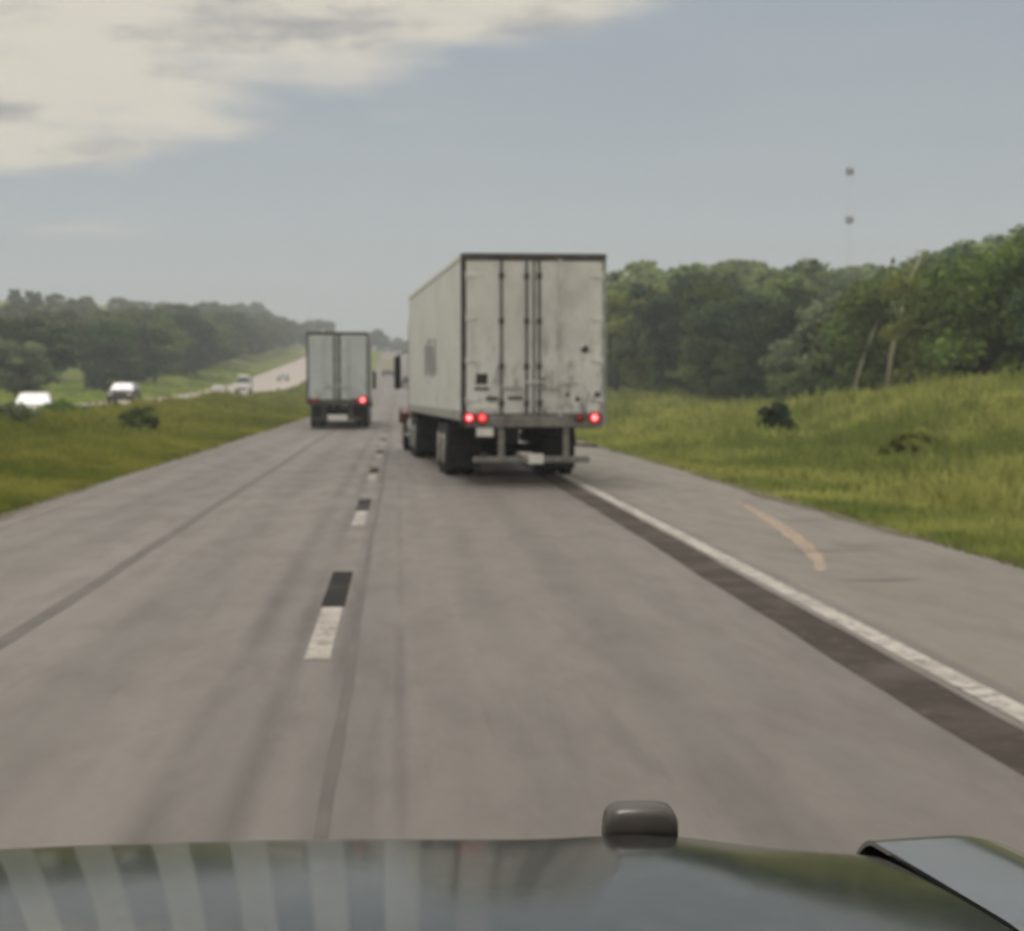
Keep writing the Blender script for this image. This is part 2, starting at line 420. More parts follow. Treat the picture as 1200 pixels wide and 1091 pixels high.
road = tag(strip('road', ROAD_L, 3.46, -60, 1500, 0, 'road_asphalt'), 'worn pale grey two lane highway carriageway running straight ahead', 'road', kind='structure')
shoulder = tag(strip('shoulder', 3.46, ROAD_R, -60, 1500, -.002, 'shoulder_asphalt'), 'tan grey paved shoulder right of the white edge line', 'shoulder', kind='structure')
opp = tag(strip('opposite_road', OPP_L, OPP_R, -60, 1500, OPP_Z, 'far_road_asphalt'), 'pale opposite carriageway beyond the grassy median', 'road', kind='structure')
# markings and marks on the carriageway, parts of it
strip('edge_line', 3.17, 3.34, -40, 900, .004, 'white_paint', road)
strip('dark_joint_band', 2.74, 3.12, -40, 500, .003, 'joint_band', road, wob=.016, seed=1)
strip('edge_line', -5.02, -4.86, -40, 900, .004, 'faint_paint', road)
strip('tar_seam', -.34, -.28, -20, 60, .003, 'seam_tar', road, wob=.010, seed=3)
strip('tar_seam', -2.73, -2.60, -20, 120, .003, 'seam_tar', road, wob=.012, seed=5)
for k in range(-1, 40):
    y0 = 12.45 + 12.2 * k
    if y0 < 0: continue
    strip('lane_dash', -.60, -.44, y0, y0 + 3.0, .005, 'dash_paint', road)
    strip('contrast_dash', -.615, -.43, y0 + 3.02, y0 + 6.0, .0055, 'black_paint', road)
for k in range(30):
    y0 = 80 + 12.2 * k; o = strip('lane_dash', -21.7, -21.55, y0, y0 + 3, OPP_Z + .005, 'dash_paint', opp)
strip('edge_line', -25.9, -25.75, -40, 900, OPP_Z + .004, 'white_paint', opp)
strip('edge_line', -17.4, -17.25, -40, 900, OPP_Z + .004, 'white_paint', opp)
# a tan dirt streak swings across the shoulder
mb = MB(); npt = 26; ca = []
for i in range(npt):
    t = i / (npt - 1); y = 18.3 + t * 11.5; x = 3.92 + 1.45 * t ** .8 - .28 * t * t
    wd = .10 * math.sin(math.pi * min(1, t * 1.0 + .06)) ** .6 + .02 * math.sin(i * 2.1)
    ca.append((x, y, max(.03, wd)))
mb.v = [(x - w_, y, .003) for x, y, w_ in ca] + [(x + w_, y, .003) for x, y, w_ in ca]
mb.f = [(i, npt + i, npt + i + 1, i + 1) for i in range(npt - 1)]
mb.build('dirt_streak', 'dirt_tan', shoulder)
strip('soil_edge', 5.80, 6.04, -20, 300, .004, 'edge_gravel', shoulder, wob=.10, seed=2)
strip('soil_edge', -5.55, -5.32, -20, 300, .004, 'edge_gravel', road, wob=.10, seed=4)
# small patched cracks on the shoulder
for (x0, y0, ln) in ((5.0, 21.3, .35), (4.55, 20.6, .5), (5.3, 25.5, .6), (4.3, 17.4, .4), (4.9, 33.0, .5)):
    m_ = MB(); m_.v = [(x0 - ln, y0, .003), (x0, y0 - .08, .003), (x0 + ln, y0 + .1, .003), (x0 + .05, y0 + .09, .003)]; m_.f = [(0, 1, 2, 3)]
    m_.build('crack_patch', 'seam_tar', shoulder)

# ------------------------------------------------------------------ grass (nobody could count it)
def blades(name, xs, ys, h, wd, mat, label, lean=.95):
    n = len(xs); z = gz(xs, ys)
    a = rng.uniform(0, 2 * np.pi, n); dx = np.cos(a) * wd / 2; dy = np.sin(a) * wd / 2
    la = rng.uniform(0, 2 * np.pi, n); lx = np.cos(la) * h * lean * rng.uniform(.1, 1, n); ly = np.sin(la) * h * lean * rng.uniform(.1, 1, n)
    V = np.zeros((n, 4, 3))
    V[:, 0] = np.stack([xs - dx, ys - dy, z - .03], -1); V[:, 1] = np.stack([xs + dx, ys + dy, z - .03], -1)
    V[:, 2] = np.stack([xs + dx * .35 + lx, ys + dy * .35 + ly, z + h], -1); V[:, 3] = np.stack([xs - dx * .35 + lx, ys - dy * .35 + ly, z + h * .96], -1)
    o = link(name, quads_mesh(name, V, mat), None); tag(o, label, 'grass', kind='stuff'); return o
def clump(x, y, s=1.0): return np.clip(.5 + .5 * (np.sin(x * .9 * s + 1.7 * np.sin(y * .31 * s)) * np.cos(y * .42 * s + .8 * np.sin(x * .6 * s))) + .35 * np.sin(x * 2.3 * s + y * 1.1 * s), 0, 1.3)
def scatter(n, x0, x1, y0, y1, p=1.6):
    u = rng.uniform(0, 1, n); y = (y0 ** (1 - p) + u * (y1 ** (1 - p) - y0 ** (1 - p))) ** (1 / (1 - p)); return rng.uniform(x0, x1, n), y
x, y = scatter(190000, 5.88, 34, 15, 240)
k = x < .34 * y + 5; x, y = x[k], y[k]
e = sstep(x, 6.0, 9.5); h = (.10 + .16 * e + .38 * e * clump(x, y) ** 2) * rng.uniform(.5, 1.2, len(x))
blades('verge_grass', x, y, h, .022 + .0011 * y, 'grass_blade', 'tall yellow green grass on the verge and bank right of the shoulder')
x, y = scatter(120000, -15.6, -5.36, 24, 330)
e = sstep(-x, 5.5, 7.5); h = (.10 + .22 * e + .34 * e * clump(x, y + 9) ** 2 * sstep(-x, 6.5, 11)) * rng.uniform(.5, 1.2, len(x))
blades('median_grass', x, y, h, .025 + .0010 * y, 'grass_median', 'bright green grass filling the median left of the highway')
x, y = scatter(40000, -46, -27.6, 95, 420)
blades('far_roadside_grass', x, y, (.25 + .35 * clump(x, y)) * rng.uniform(.5, 1.2, len(x)), .03 + .001 * y, 'grass_median', 'pale grass strip between the opposite carriageway and the wooded hill')

# ------------------------------------------------------------------ trees
def crown_quads(h, rad, base, nb, nl, ls, seed, flat=.75):
    g = np.random.default_rng(seed); out = []
    cz = (h + base) / 2; rz = (h - base) / 2
    for i in range(nb):
        # clump centres spread through an uneven crown volume
        d = g.normal(size=3); d /= np.linalg.norm(d); q = g.uniform(.25, .9) ** .6
        lob = 1 + .28 * math.sin(3 * math.atan2(d[1], d[0]) + seed) + .15 * math.sin(5 * d[2] + seed * 1.7)
        c = np.array([d[0] * rad * q * lob, d[1] * rad * q * lob, cz + d[2] * rz * q])
        br = rad * g.uniform(.20, .40)
        v = g.normal(size=(nl, 3)); v /= np.linalg.norm(v, axis=1)[:, None]; v[:, 2] = np.where(v[:, 2] < -.3, -v[:, 2] * .6, v[:, 2])
        p = c + v * br * g.uniform(.55, 1.12, nl)[:, None] * np.array([1, 1, flat])
        nrm = v + g.normal(size=(nl, 3)) * .65; nrm /= np.linalg.norm(nrm, axis=1)[:, None]
        t = np.cross(nrm, g.normal(size=(nl, 3))); t /= np.linalg.norm(t, axis=1)[:, None] + 1e-9; b = np.cross(nrm, t)
        s = ls * g.uniform(.55, 1.35, nl)[:, None]
        out.append(np.stack([p - t * s * .5 - b * s * .2, p + b * s * -.55, p + t * s * .55 + b * s * .15, p + b * s * .55], 1))
    return np.concatenate(out)
def trunk_mesh(h, base, r, rad, seed, name='trunk'):
    g = random.Random(seed); mb = MB(); top = Vector((g.uniform(-.4, .4), g.uniform(-.4, .4), h * .72))
    mb.tube([(0, 0, -.4), (0, 0, base * .5), (top.x * .5, top.y * .5, h * .4), top], [r * 1.3, r, r * .7, r * .2], 8)
    for k in range(6):
        a = k * 1.05 + g.uniform(-.3, .3); z0 = h * g.uniform(.22, .5); l = rad * g.uniform(.55, .85)
        mb.tube([(top.x * .3, top.y * .3, z0), (math.cos(a) * l * .5, math.sin(a) * l * .5, z0 + h * .10), (math.cos(a) * l, math.sin(a) * l, z0 + h * g.uniform(.15, .3))], [r * .45, r * .3, r * .1], 6)
    me = mb.build(name, 'bark').data; o = bpy.data.objects[-1] if False else None
    return me
TYPES = {}
def tree_type(key, h, rad, base, nb, nl, ls, mat, seed):
    cm = quads_mesh('crown', crown_quads(h, rad, base, nb, nl, ls, seed), mat)
    mb = MB(); g = random.Random(seed); r = .035 * h * .6
    top = Vector((g.uniform(-.4, .4), g.uniform(-.4, .4), h * .72))
    mb.tube([(0, 0, -.4), (0, 0, base * .5 + .2), (top.x * .5, top.y * .5, h * .4), tuple(top)], [r * 1.3, r, r * .7, r * .2], 8)
    for k in range(6):
        a = k * 1.05 + g.uniform(-.3, .3); z0 = h * g.uniform(.22, .5); l = rad * g.uniform(.55, .85)
        mb.tube([(top.x * .3, top.y * .3, z0), (math.cos(a) * l * .5, math.sin(a) * l * .5, z0 + h * .10), (math.cos(a) * l, math.sin(a) * l, z0 + h * g.uniform(.15, .3))], [r * .45, r * .3, r * .1], 6)
    tm = bpy.data.meshes.new('trunk'); tm.from_pydata(mb.v, [], mb.f); tm.update(); tm.materials.append(MATS['bark'])
    TYPES[key] = (cm, tm, h)
tree_type('green', 9, 4.2, .1, 60, 170, .30, 'leaf_green', 11)
tree_type('green2', 9, 4.0, .1, 60, 170, .30, 'leaf_green', 29)
tree_type('dark', 9, 4.7, .0, 64, 170, .30, 'leaf_dark', 17)
tree_type('dark2', 9, 4.6, .0, 64, 170, .30, 'leaf_dark', 43)
tree_type('light', 9, 4.2, .1, 60, 170, .30, 'leaf_light', 23)
tree_type('grey', 6, 3.2, .4, 44, 170, .26, 'leaf_grey', 31)
def tree(name, key, X, Y, h, rz, label, group=None, wide=1.0, cat='tree'):
    cm, tm, h0 = TYPES[key]; s = h / h0
    e_ = empty(name, (X, Y, float(gz(X, Y))), rz); e_.scale = (s * wide, s * wide, s)
    tag(e_, label, cat, group)
    link('crown', cm, None, e_); link('trunk', tm, None, e_)
    return e_
RG = 'trees along the right verge'
for i, (X, Y, h, key, wd, lab) in enumerate([
    (22.6, 205, 11.5, 'green', 1.0, 'green tree half hidden behind the right edge of the near trailer'),
    (24.0, 186, 11.0, 'light', 1.1, 'light green rounded tree just right of the near trailer'),
    (24.9, 168, 10.2, 'dark', 1.1, 'tall dark tree second along the verge right of the near trailer'),
    (26.0, 154, 9.4, 'green2', 1.15, 'mid green tree behind the small dark bush on the verge'),
    (25.2, 143, 7.6, 'dark2', 1.25, 'dark blue green tree spreading low above the small verge bush'),
    (27.0, 132, 6.9, 'dark', 1.15, 'low dark tree right of the small verge bush'),
    (27.4, 122, 7.0, 'grey', 1.2, 'grey green tree left of the grassy bank with pale dead wood'),
    (27.0, 112, 7.0, 'green2', 1.15, 'low green tree where the grassy bank begins to rise'),
    (27.6, 106, 8.0, 'green', 1.0, 'green tree beside the pale leaning dead trunk'),
    (27.4, 97, 7.9, 'light', .95, 'yellow green tree over the left shoulder of the bank'),
    (27.6, 91, 7.6, 'green', 1.0, 'full green tree above the grassy bank, second from right frame edge'),
    (27.2, 84, 8.2, 'green2', 1.05, 'tallest looking green tree at the right frame edge above the bank'),
    (28.6, 76, 8.2, 'dark', 1.0, 'dark tree past the right end of the bank')]):
    tree('verge_tree', key, X, Y, h, i * 1.31, lab, RG, wd)
LG = 'trees in front of the wooded hill'
for i, (X, Y, h, key, wd, lab) in enumerate([
    (-33.5, 176, 5.6, 'grey', 1.15, 'pale grey green rounded tree behind the leftmost white car'),
    (-37, 196, 7.8, 'dark2', 1.1, 'dark tree right of the pale rounded tree at far left'),
    (-34, 232, 8.2, 'dark', 1.1, 'dark spreading tree left of the dark oncoming car'),
    (-34.5, 258, 9.0, 'dark2', 1.1, 'dark tree directly behind the dark oncoming car'),
    (-36, 296, 10.2, 'green', 1.1, 'green tree right of the dark oncoming car at the wood edge'),
    (-36, 335, 10.5, 'dark', 1.1, 'dark tree at the wood edge left of the tan car'),
    (-37, 385, 10.5, 'green2', 1.1, 'mid green tree at the wood edge above the tan car'),
    (-38, 445, 10.5, 'dark2', 1.1, 'dark tree at the wood edge above the white van')]):
    tree('roadside_tree', key, X, Y, h, i * .93 + .4, lab, LG, wd)
# the wooded slopes behind read as one mass
def wood(name, spots, label, seed, ls):
    protos = [crown_quads(9, 3.7, .6, 26, 62, ls, seed + q) for q in range(4)]; A = []
    g = np.random.default_rng(seed)
    for i, (X, Y, h) in enumerate(spots):
        a = g.uniform(0, 6.28); s = h / 9; P = protos[i % 4].copy(); c_, s_ = math.cos(a), math.sin(a); wd = s * g.uniform(1.0, 1.3)
        Q = np.empty_like(P); Q[..., 0] = (P[..., 0] * c_ - P[..., 1] * s_) * wd + X; Q[..., 1] = (P[..., 0] * s_ + P[..., 1] * c_) * wd + Y; Q[..., 2] = P[..., 2] * s + float(gz(X, Y))
        A.append(Q)
    o = link(name, quads_mesh(name, np.concatenate(A), 'wood_leaf'), None); tag(o, label, 'wood', kind='stuff'); return o
g = np.random.default_rng(5); sp = []
for i in range(210):
    Y = 170 + 640 * g.uniform() ** 1.1; X = -39 - 46 * g.uniform() ** 1.1 - .008 * Y
    q = X / Y * 2326 + 468                     # the hill's crown line: low at the left, highest in the middle
    top = np.interp(q, [-200, 0, 120, 250, 310, 360, 420], [372, 368, 358, 352, 362, 384, 396]) + g.uniform(0, 22)
    sp.append((X, Y, float(np.clip((456 - top) / 2326 * Y + 1.7 - float(gz(X, Y)), 5.5, 15))))
for i in range(40):
    Y = 330 + 480 * g.uniform(); sp.append((-34 - .002 * Y - 4 * g.uniform(), Y, g.uniform(7, 9.5)))
wood('wooded_hill', sp, 'dark green wooded hill left beyond the opposite carriageway', 100, .62)
sp = []
for i in range(190):
    Y = 100 + 240 * g.uniform(); X = 30 + 50 * g.uniform()
    if X < .10 * Y: continue
    q = X / Y * 2326 + 468
    top = np.interp(q, [700, 1000, 1090, 1150, 1300], [312, 314, 306, 285, 262]) + g.uniform(-9, 26)
    sp.append((X, Y, float(np.clip((456 - top) / 2326 * Y + 1.7 - float(gz(X, Y)), 5, 17))))
for i in range(60):
    Y = 230 + 560 * g.uniform(); sp.append((20 + .01 * Y + 16 * g.uniform(), Y, g.uniform(8, 12)))
wood('wooded_slope', sp, 'green wooded slope right, behind the trees along the verge', 200, .5)
sp = []
for i in range(70):
    Y = 830 + 160 * g.uniform(); sp.append((g.uniform(-75, 75), Y, g.uniform(9, 15)))
wood('crest_wood', [q for q in sp if abs(q[0]) > 9 or q[1] > 900], 'hazy pale treeline on the crest where the highway ends', 300, .8)

sp = [(22.5 + .012 * (210 - Y) + g.uniform(-.6, 3.5) + (3.2 if Y < 115 else 0), Y, g.uniform(2.2, 4.2)) for Y in g.uniform(88, 260, 60)]
wood('understorey', sp, 'dark undergrowth along the foot of the right hand trees', 400, .30)
def bush(X, Y, h, rad, mat, label, seed, group=None):
    o = link('bush', quads_mesh('bush', crown_quads(h, rad, .02, 26, 110, .13, seed), mat), None)
    o.location = (X, Y, float(gz(X, Y)) - .05); return tag(o, label, 'bush', group)
bush(12.7, 66, 1.15, .52, 'leaf_dark', 'small dark round bush standing alone on the right verge', 61)
bush(-9.2, 71, 1.2, .7, 'leaf_green', 'low green bush on the median left of the far trailer', 62)
bush(11.0, 60, .5, .55, 'weed_leaf', 'low weed clump on the verge nearest the shoulder', 63)
bush(11.9, 46, .75, .6, 'weed_leaf', 'yellow green weed clump below the left end of the bank', 64)
bush(-11.6, 60, .8, 1.2, 'leaf_grey', 'scrubby weed clump on the median below the leftmost white car', 65)
bush(-13.0, 78, .9, 1.2, 'leaf_green', 'green weed clump in the median under the dark oncoming car', 66)
bush(-14.6, 88, 1.0, 1.3, 'leaf_grey', 'weed clump in the median right of the leftmost white car', 67)

# pale dead trunks leaning in the right hand trees
z = float(gz(26.2, 101)); mb = MB()
mb.tube([(25.0, 101.2, z - .3), (25.3, 101, z + 3.0), (25.85, 100.8, z + 5.6), (26.25, 100.6, z + 7.2), (26.75, 100.4, z + 8.4)], [.15, .13, .11, .09, .03], 8)
for (x0, z0, x1, z1, r_) in ((25.6, 4.6, 25.1, 6.0, .05), (26.0, 6.2, 26.7, 7.0, .05), (26.2, 7.0, 25.95, 8.1, .04), (26.4, 7.6, 26.9, 7.9, .03), (25.3, 5.4, 25.0, 5.6, .02)):
    mb.tube([(x0, 100.75, z + z0), ((x0 + x1) / 2 + .06, 100.6, z + (z0 + z1) / 2), (x1, 100.5, z + z1)], [r_, r_ * .8, r_ * .3], 6)
tag(mb.build('dead_trunk', 'dead_wood', None, True), 'pale leaning dead trunk rising above the trees over the bank', 'dead tree')
mb = MB(); z = float(gz(24.6, 108)); mb.tube([(24.2, 106, z), (24.9, 106, z + 2.6), (25.6, 106.2, z + 4.4), (25.9, 106.3, z + 5.0)], [.08, .09, .09, .04], 8)
mb.tube([(25.2, 106.1, z + 3.4), (25.7, 106, z + 3.6)], [.04, .02], 6)
tag(mb.build('dead_trunk', 'dead_wood', None, True), 'thin pale dead trunk low among the trees left of the bank', 'dead tree')

# ------------------------------------------------------------------ radio mast far behind the wood
T = empty('radio_mast', (137.0, 600, float(gz(137, 600)))); tag(T, 'thin faint radio mast standing in the haze above the right wood', 'mast')
zb = T.location.z; H_ = 1.7 + (456 - 194) / 2326 * 600 - zb
mb = MB()
for k in range(3):
    a = k * 2.094; mb.tube([(math.cos(a) * .5, math.sin(a) * .5, 0), (math.cos(a) * .5, math.sin(a) * .5, H_)], .014, 5)
mb.build('lattice_legs', 'mast_steel', T)
mb = MB(); nseg = int(H_ / 1.5)
for s_ in range(nseg):
    for k in range(3):
        a = k * 2.094; b_ = (k + 1) * 2.094
        mb.tube([(math.cos(a) * .5, math.sin(a) * .5, s_ * 1.5), (math.cos(b_) * .5, math.sin(b_) * .5, s_ * 1.5 + 1.5)], .008, 4, False)
mb.build('lattice_bracing', 'mast_steel', T)
for zz in (H_ - 1.6, 1.7 + (456 - 257) / 2326 * 600 - zb):
    mb = MB(); mb.box(-.9, .9, -.9, .9, zz - .12, zz + .12, .05)
    for k in range(6):
        a = k * 1.047; mb.box(math.cos(a) * 1.0 - .18, math.cos(a) * 1.0 + .18, math.sin(a) * 1.0 - .18, math.sin(a) * 1.0 + .18, zz - 1.1, zz + 1.1, .06)
    mb.build('antenna_ring', 'mast_dark', T)

# ------------------------------------------------------------------ articulated trucks
def tyre_profile(wd, r): return [(-wd / 2, r * .55), (-wd / 2, r * .86), (-wd * .42, r * .965), (-wd * .3, r), (wd * .3, r), (wd * .42, r * .965), (wd / 2, r * .86), (wd / 2, r * .55)]
def wheel(parent, x, y, r, side, dual):
    """a hub with one or two tyres"""
    mb = MB(); o = -side
    mb.lathe([(side * .02, .03), (side * .04, .11), (side * -.03, .13), (side * -.06, r * .40), (side * .05, r * .46), (side * .05, r * .56), (side * -.2, r * .56)], (x, y, r), 20)
    wh = mb.build('wheel', 'steel_rim', parent, True)
    for k in range(2 if dual else 1):
        m_ = MB(); cx = x - side * (.11 + k * .33); m_.lathe(tyre_profile(.27, r), (cx, y, r), 28)
        for g_ in (-.06, 0, .06): pass
        m_.build('tyre', 'rubber', wh, True)
    return wh

def semi_trailer(loc, yaw, label, pal, main=True):
    E = empty('semi_trailer', loc, yaw); tag(E, label, 'trailer', 'enclosed trailers on the highway')
    W, Lt, H, Z0 = 1.30, 16.15, 4.10, 1.16
    side, dl, dr = pal
    # side walls with rivet battens, roof, nose, floor
    for s_ in (-1, 1):
        mb = MB(); mb.box(min(s_ * (W - .035), s_ * (W - .005)), max(s_ * (W - .035), s_ * (W - .005)), .085, Lt, Z0 + .16, H - .13)
        sw = mb.build('side_wall', side, E)
        mb = MB()
        for k in range(1, 13):
            yy = .1 + k * (Lt - .2) / 13; x = s_ * (W - .004); mb.box(min(x, x + s_ * .006), max(x, x + s_ * .006), yy - .03, yy + .03, Z0 + .17, H - .14)
        b_ = mb.build('seam_battens', side, sw); b_['kind'] = 'stuff'
        mb = MB(); x = s_ * W; mb.box(min(x - s_ * .05, x + s_ * .012), max(x - s_ * .05, x + s_ * .012), .09, Lt, Z0 - .02, Z0 + .155, .01); mb.build('bottom_rail', 'galvanised' if main else 'dark_frame', E)
        mb = MB(); mb.box(min(x - s_ * .05, x + s_ * .01), max(x - s_ * .05, x + s_ * .01), .09, Lt, H - .125, H - .005, .02); mb.build('top_rail', 'roof_white', E)
        if main and s_ < 0:
            mb = MB()
            for k, (ya, yb, za, zb_) in enumerate([(6.2, 6.9, 2.0, 2.75), (7.15, 7.75, 1.95, 2.6), (8.0, 8.9, 2.05, 2.8), (9.2, 9.9, 2.0, 2.7)]):
                mb.box(-W - .0025, -W + .0015 - .004, ya, yb, za, zb_)
            mb.build('faded_mark', 'faded_print', sw)
    mb = MB(); mb.box(-W + .05, W - .05, .09, Lt, H - .06, H - .012); mb.build('roof', 'roof_white', E)
    mb = MB(); mb.box(-W + .03, W - .03, Lt, Lt + .05, Z0, H - .02, .02); mb.build('front_wall', side, E)
    mb = MB(); mb.box(-W + .055, W - .055, .12, Lt - .02, Z0 - .05, Z0 + .12); mb.build('floor', 'chassis_black', E)
    # rear frame
    mb = MB(); mb.box(-W, -W + .085, 0, .085, Z0 - .1, H - .12, .008); mb.build('corner_post', 'dark_frame', E)
    mb = MB(); mb.box(W - .06, W, 0, .085, Z0 - .1, H - .12, .008); mb.build('corner_post', 'galvanised' if main else 'dark_frame', E)
    mb = MB(); mb.box(-W, W, -.01, .085, H - .118, H, .012); hd = mb.build('header', 'dark_frame', E)
    for x in (-.3, 0, .3):
        mb = MB(); mb.box(x - .06, x + .06, -.025, -.0105, H - .085, H - .045, .005); mb.build('marker_lamp', 'lens_dark', hd)
    mb = MB(); mb.box(-W + .086, W - .061, -.02, .12, Z0 - .14, Z0 + .085, .012); sill = mb.build('sill', 'weathered_steel' if main else 'dark_frame', E)
    # doors
    for s_, mat in ((-1, dl), (1, dr)):
        x0, x1 = (-W + .09, -.012) if s_ < 0 else (.012, W - .065)
        mb = MB(); mb.box(x0, x1, .012, .075, Z0 + .10, H - .13, .012); d = mb.build('door', mat, E)
        rods = (-.58, -.13) if s_ < 0 else (.095, .47)
        for k, xr in enumerate(rods):
            m_ = MB(); m_.tube([(xr, -.012, Z0 + .06), (xr, -.012, H - .1)], .021 if main else .03, 10)
            for zz in (1.45, 2.1, 2.9, 3.7): m_.box(xr - .045, xr + .045, -.028, .011, zz - .05, zz + .05, .008)
            rd = m_.build('lock_rod', 'dark_frame' if (main and (k == 0 or s_ < 0)) or (not main and abs(xr) < .2) else mat, d)
            m_ = MB(); zz = 1.72 + .1 * k; m_.box(xr - .02, xr + s_ * -.0 + .34 * (1 if s_ < 0 else 1), -.045, -.03, zz - .022, zz + .022, .006); m_.build('handle', 'galvanised' if k == 0 else mat, rd)
        for zz in (1.5, 2.2, 2.95, 3.7):
            xh = x0 if s_ < 0 else x1; m_ = MB(); m_.box(min(xh, xh - s_ * .2), max(xh, xh - s_ * .2), -.006, .0115, zz - .03, zz + .03, .005); m_.tube([(xh, -.004, zz - .07), (xh, -.004, zz + .07)], .014, 8); m_.build('hinge', mat, d)
        if main and s_ < 0:
            m_ = MB(); m_.box(-1.03, -.83, -.004, .0115, 1.79, 1.97, .003); m_.build('placard', 'black_plastic', d)
            m_ = MB(); m_.box(-1.06, -.80, -.003, .0115, 1.68, 1.73, .002); m_.build('label_strip', 'dark_frame', d)
            m_ = MB(); m_.box(-.86, -.64, -.003, .0115, 1.50, 1.56, .002); m_.build('label_strip', 'dark_frame', d)
            m_ = MB(); m_.box(-.46, -.2, -.003, .0115, 1.51, 1.57, .002); m_.build('label_strip', 'dark_frame', d)
            m_ = MB(); m_.box(-1.10, -.64, -.003, .0115, 1.34, 1.44, .002); m_.build('reflective_tape', 'plate_white', d)
        if main and s_ > 0:
            for (cx, cz_, r_, sd_) in ((.92, 2.40, .075, 1), (1.14, 1.60, .06, 2), (.16, 1.83, .06, 3), (.78, 1.52, .05, 4), (.60, 1.60, .04, 6)):
                g_ = random.Random(sd_); pts = [(cx + math.cos(a * .5236) * r_ * g_.uniform(.6, 1.3), cz_ + math.sin(a * .5236) * r_ * g_.uniform(.6, 1.3)) for a in range(12)]
                m_ = MB(); m_.v = [(px, .0085, pz) for px, pz in pts] + [(cx, .004, cz_)]; m_.f = [(i, (i + 1) % 12, 12) for i in range(12)]
                m_.build('scuff', 'dark_frame', d)
    mb = MB(); mb.box(-.012, .010, .004, .05, Z0 + .11, H - .14); mb.build('door_seal', 'black_plastic', E)
    # lamps
    def lamp(x, zz, r_, mat):
        m_ = MB(); m_.tube([(x, -.05, zz), (x, -.021, zz)], [r_ + .018, r_ + .018], 18); h_ = m_.build('tail_lamp', 'black_plastic', E, True)
        m_ = MB(); m_.tube([(x, -.064, zz), (x, -.058, zz), (x, -.051, zz)], [r_ * .55, r_ * .9, r_], 18); m_.build('lens', {'tail_red': 'lens_glow', 'tail_red_soft': 'lens_glow'}.get(mat, mat), h_, True)
        if mat.startswith('tail'):
            m_ = MB(); m_.tube([(x, -.078, zz), (x, -.072, zz), (x, -.0645, zz)], [r_ * .2, r_ * .42, r_ * .5], 14); m_.build('lit_core', mat, h_, True)
    if main:
        lamp(-1.16, 1.19, .088, 'tail_red'); lamp(-.93, 1.19, .085, 'tail_red_soft'); lamp(1.08, 1.19, .092, 'tail_red'); lamp(.82, 1.19, .07, 'lens_red')
        m_ = MB(); m_.box(-1.03, -.73, -.034, -.0205, .86, 1.01, .004); m_.build('number_plate', 'plate_white', E)
    else:
        lamp(1.06, 1.24, .16, 'tail_red'); lamp(-1.1, 1.22, .09, 'lens_red'); lamp(-.85, 1.22, .09, 'lens_red'); lamp(.75, 1.22, .08, 'lens_red')
    # under-ride guard
    m_ = MB(); m_.box(-1.08, 1.0, -.005, .10, .39, .50, .012); gr = m_.build('guard_bar', 'weathered_steel' if main else 'dark_frame', E)
    for x in (-.58, .58):
        gb = MB(); gb.box(x - .055, x + .055, .01, .095, .501, Z0 - .141, .01); gb.build('guard_post', 'weathered_steel' if main else 'dark_frame', gr)
    m_ = MB()
    if main: m_.box(-.10, .17, -.02, -.0055, .37, .55, .01); m_.build('guard_plate', 'plate_white', gr)
    else: m_.box(-.42, .42, -.02, -.0055, .36, .62, .01); m_.build('guard_plate', 'plate_white', gr)
    # running gear
    for x in (-.5, .5):
        m_ = MB(); m_.box(x - .06, x + .06, .3, 8.0, Z0 - .32, Z0 - .051, .01); m_.build('slide_rail', 'chassis_black', E)
    m_ = MB()
    for yy in (.6, 1.6, 2.6, 8.5, 9.8, 11.0): m_.box(-1.2, 1.2, yy, yy + .08, Z0 - .16, Z0 - .052)
    m_.build('cross_members', 'chassis_black', E)['kind'] = 'stuff'
    ys_ = (4.35, 5.6)
    for yy in ys_:
        m_ = MB(); m_.tube([(-1.0, yy, .52), (1.0, yy, .52)], .075, 10); m_.box(-.62, -.42, yy - .5, yy + .5, .62, .83, .03); m_.box(.42, .62, yy - .5, yy + .5, .62, .83, .03); m_.build('axle', 'chassis_black', E)
        for s_ in (-1, 1): wheel(E, s_ * 1.26, yy, .52, s_, True)
    for s_ in (-1, 1):
        m_ = MB(); a, b_ = sorted((s_ * .62, s_ * 1.24)); m_.box(a, b_, 3.60, 3.62, .16, .92, .004); mf = m_.build('mud_flap', 'rubber', E)
        m_ = MB(); a, b_ = sorted((s_ * .45, s_ * (1.25 if s_ < 0 or not main else 1.25))); m_.box(a, b_, 3.585, 3.625, .921, .97); m_.box(min(s_ * .45, s_ * .51), max(s_ * .45, s_ * .51), 3.59, 3.62, .95, Z0 - .05); m_.build('flap_hanger', 'chassis_black', mf)
    if main:
        m_ = MB(); m_.tube([(1.2, 3.2, .62), (1.48, 3.15, .60), (1.62, 3.12, .60)], .025, 8); m_.tube([(1.2, 3.2, .62), (1.2, 3.5, .95)], .025, 8); m_.build('bent_bracket', 'black_plastic', E)
    for x in (-.75, .75):
        m_ = MB(); m_.box(x - .06, x + .06, 12.4, 12.52, .42, Z0 - .052, .01); m_.box(x - .14, x + .14, 12.34, 12.58, .38, .42, .005); m_.build('landing_leg', 'chassis_black', E)
    return E

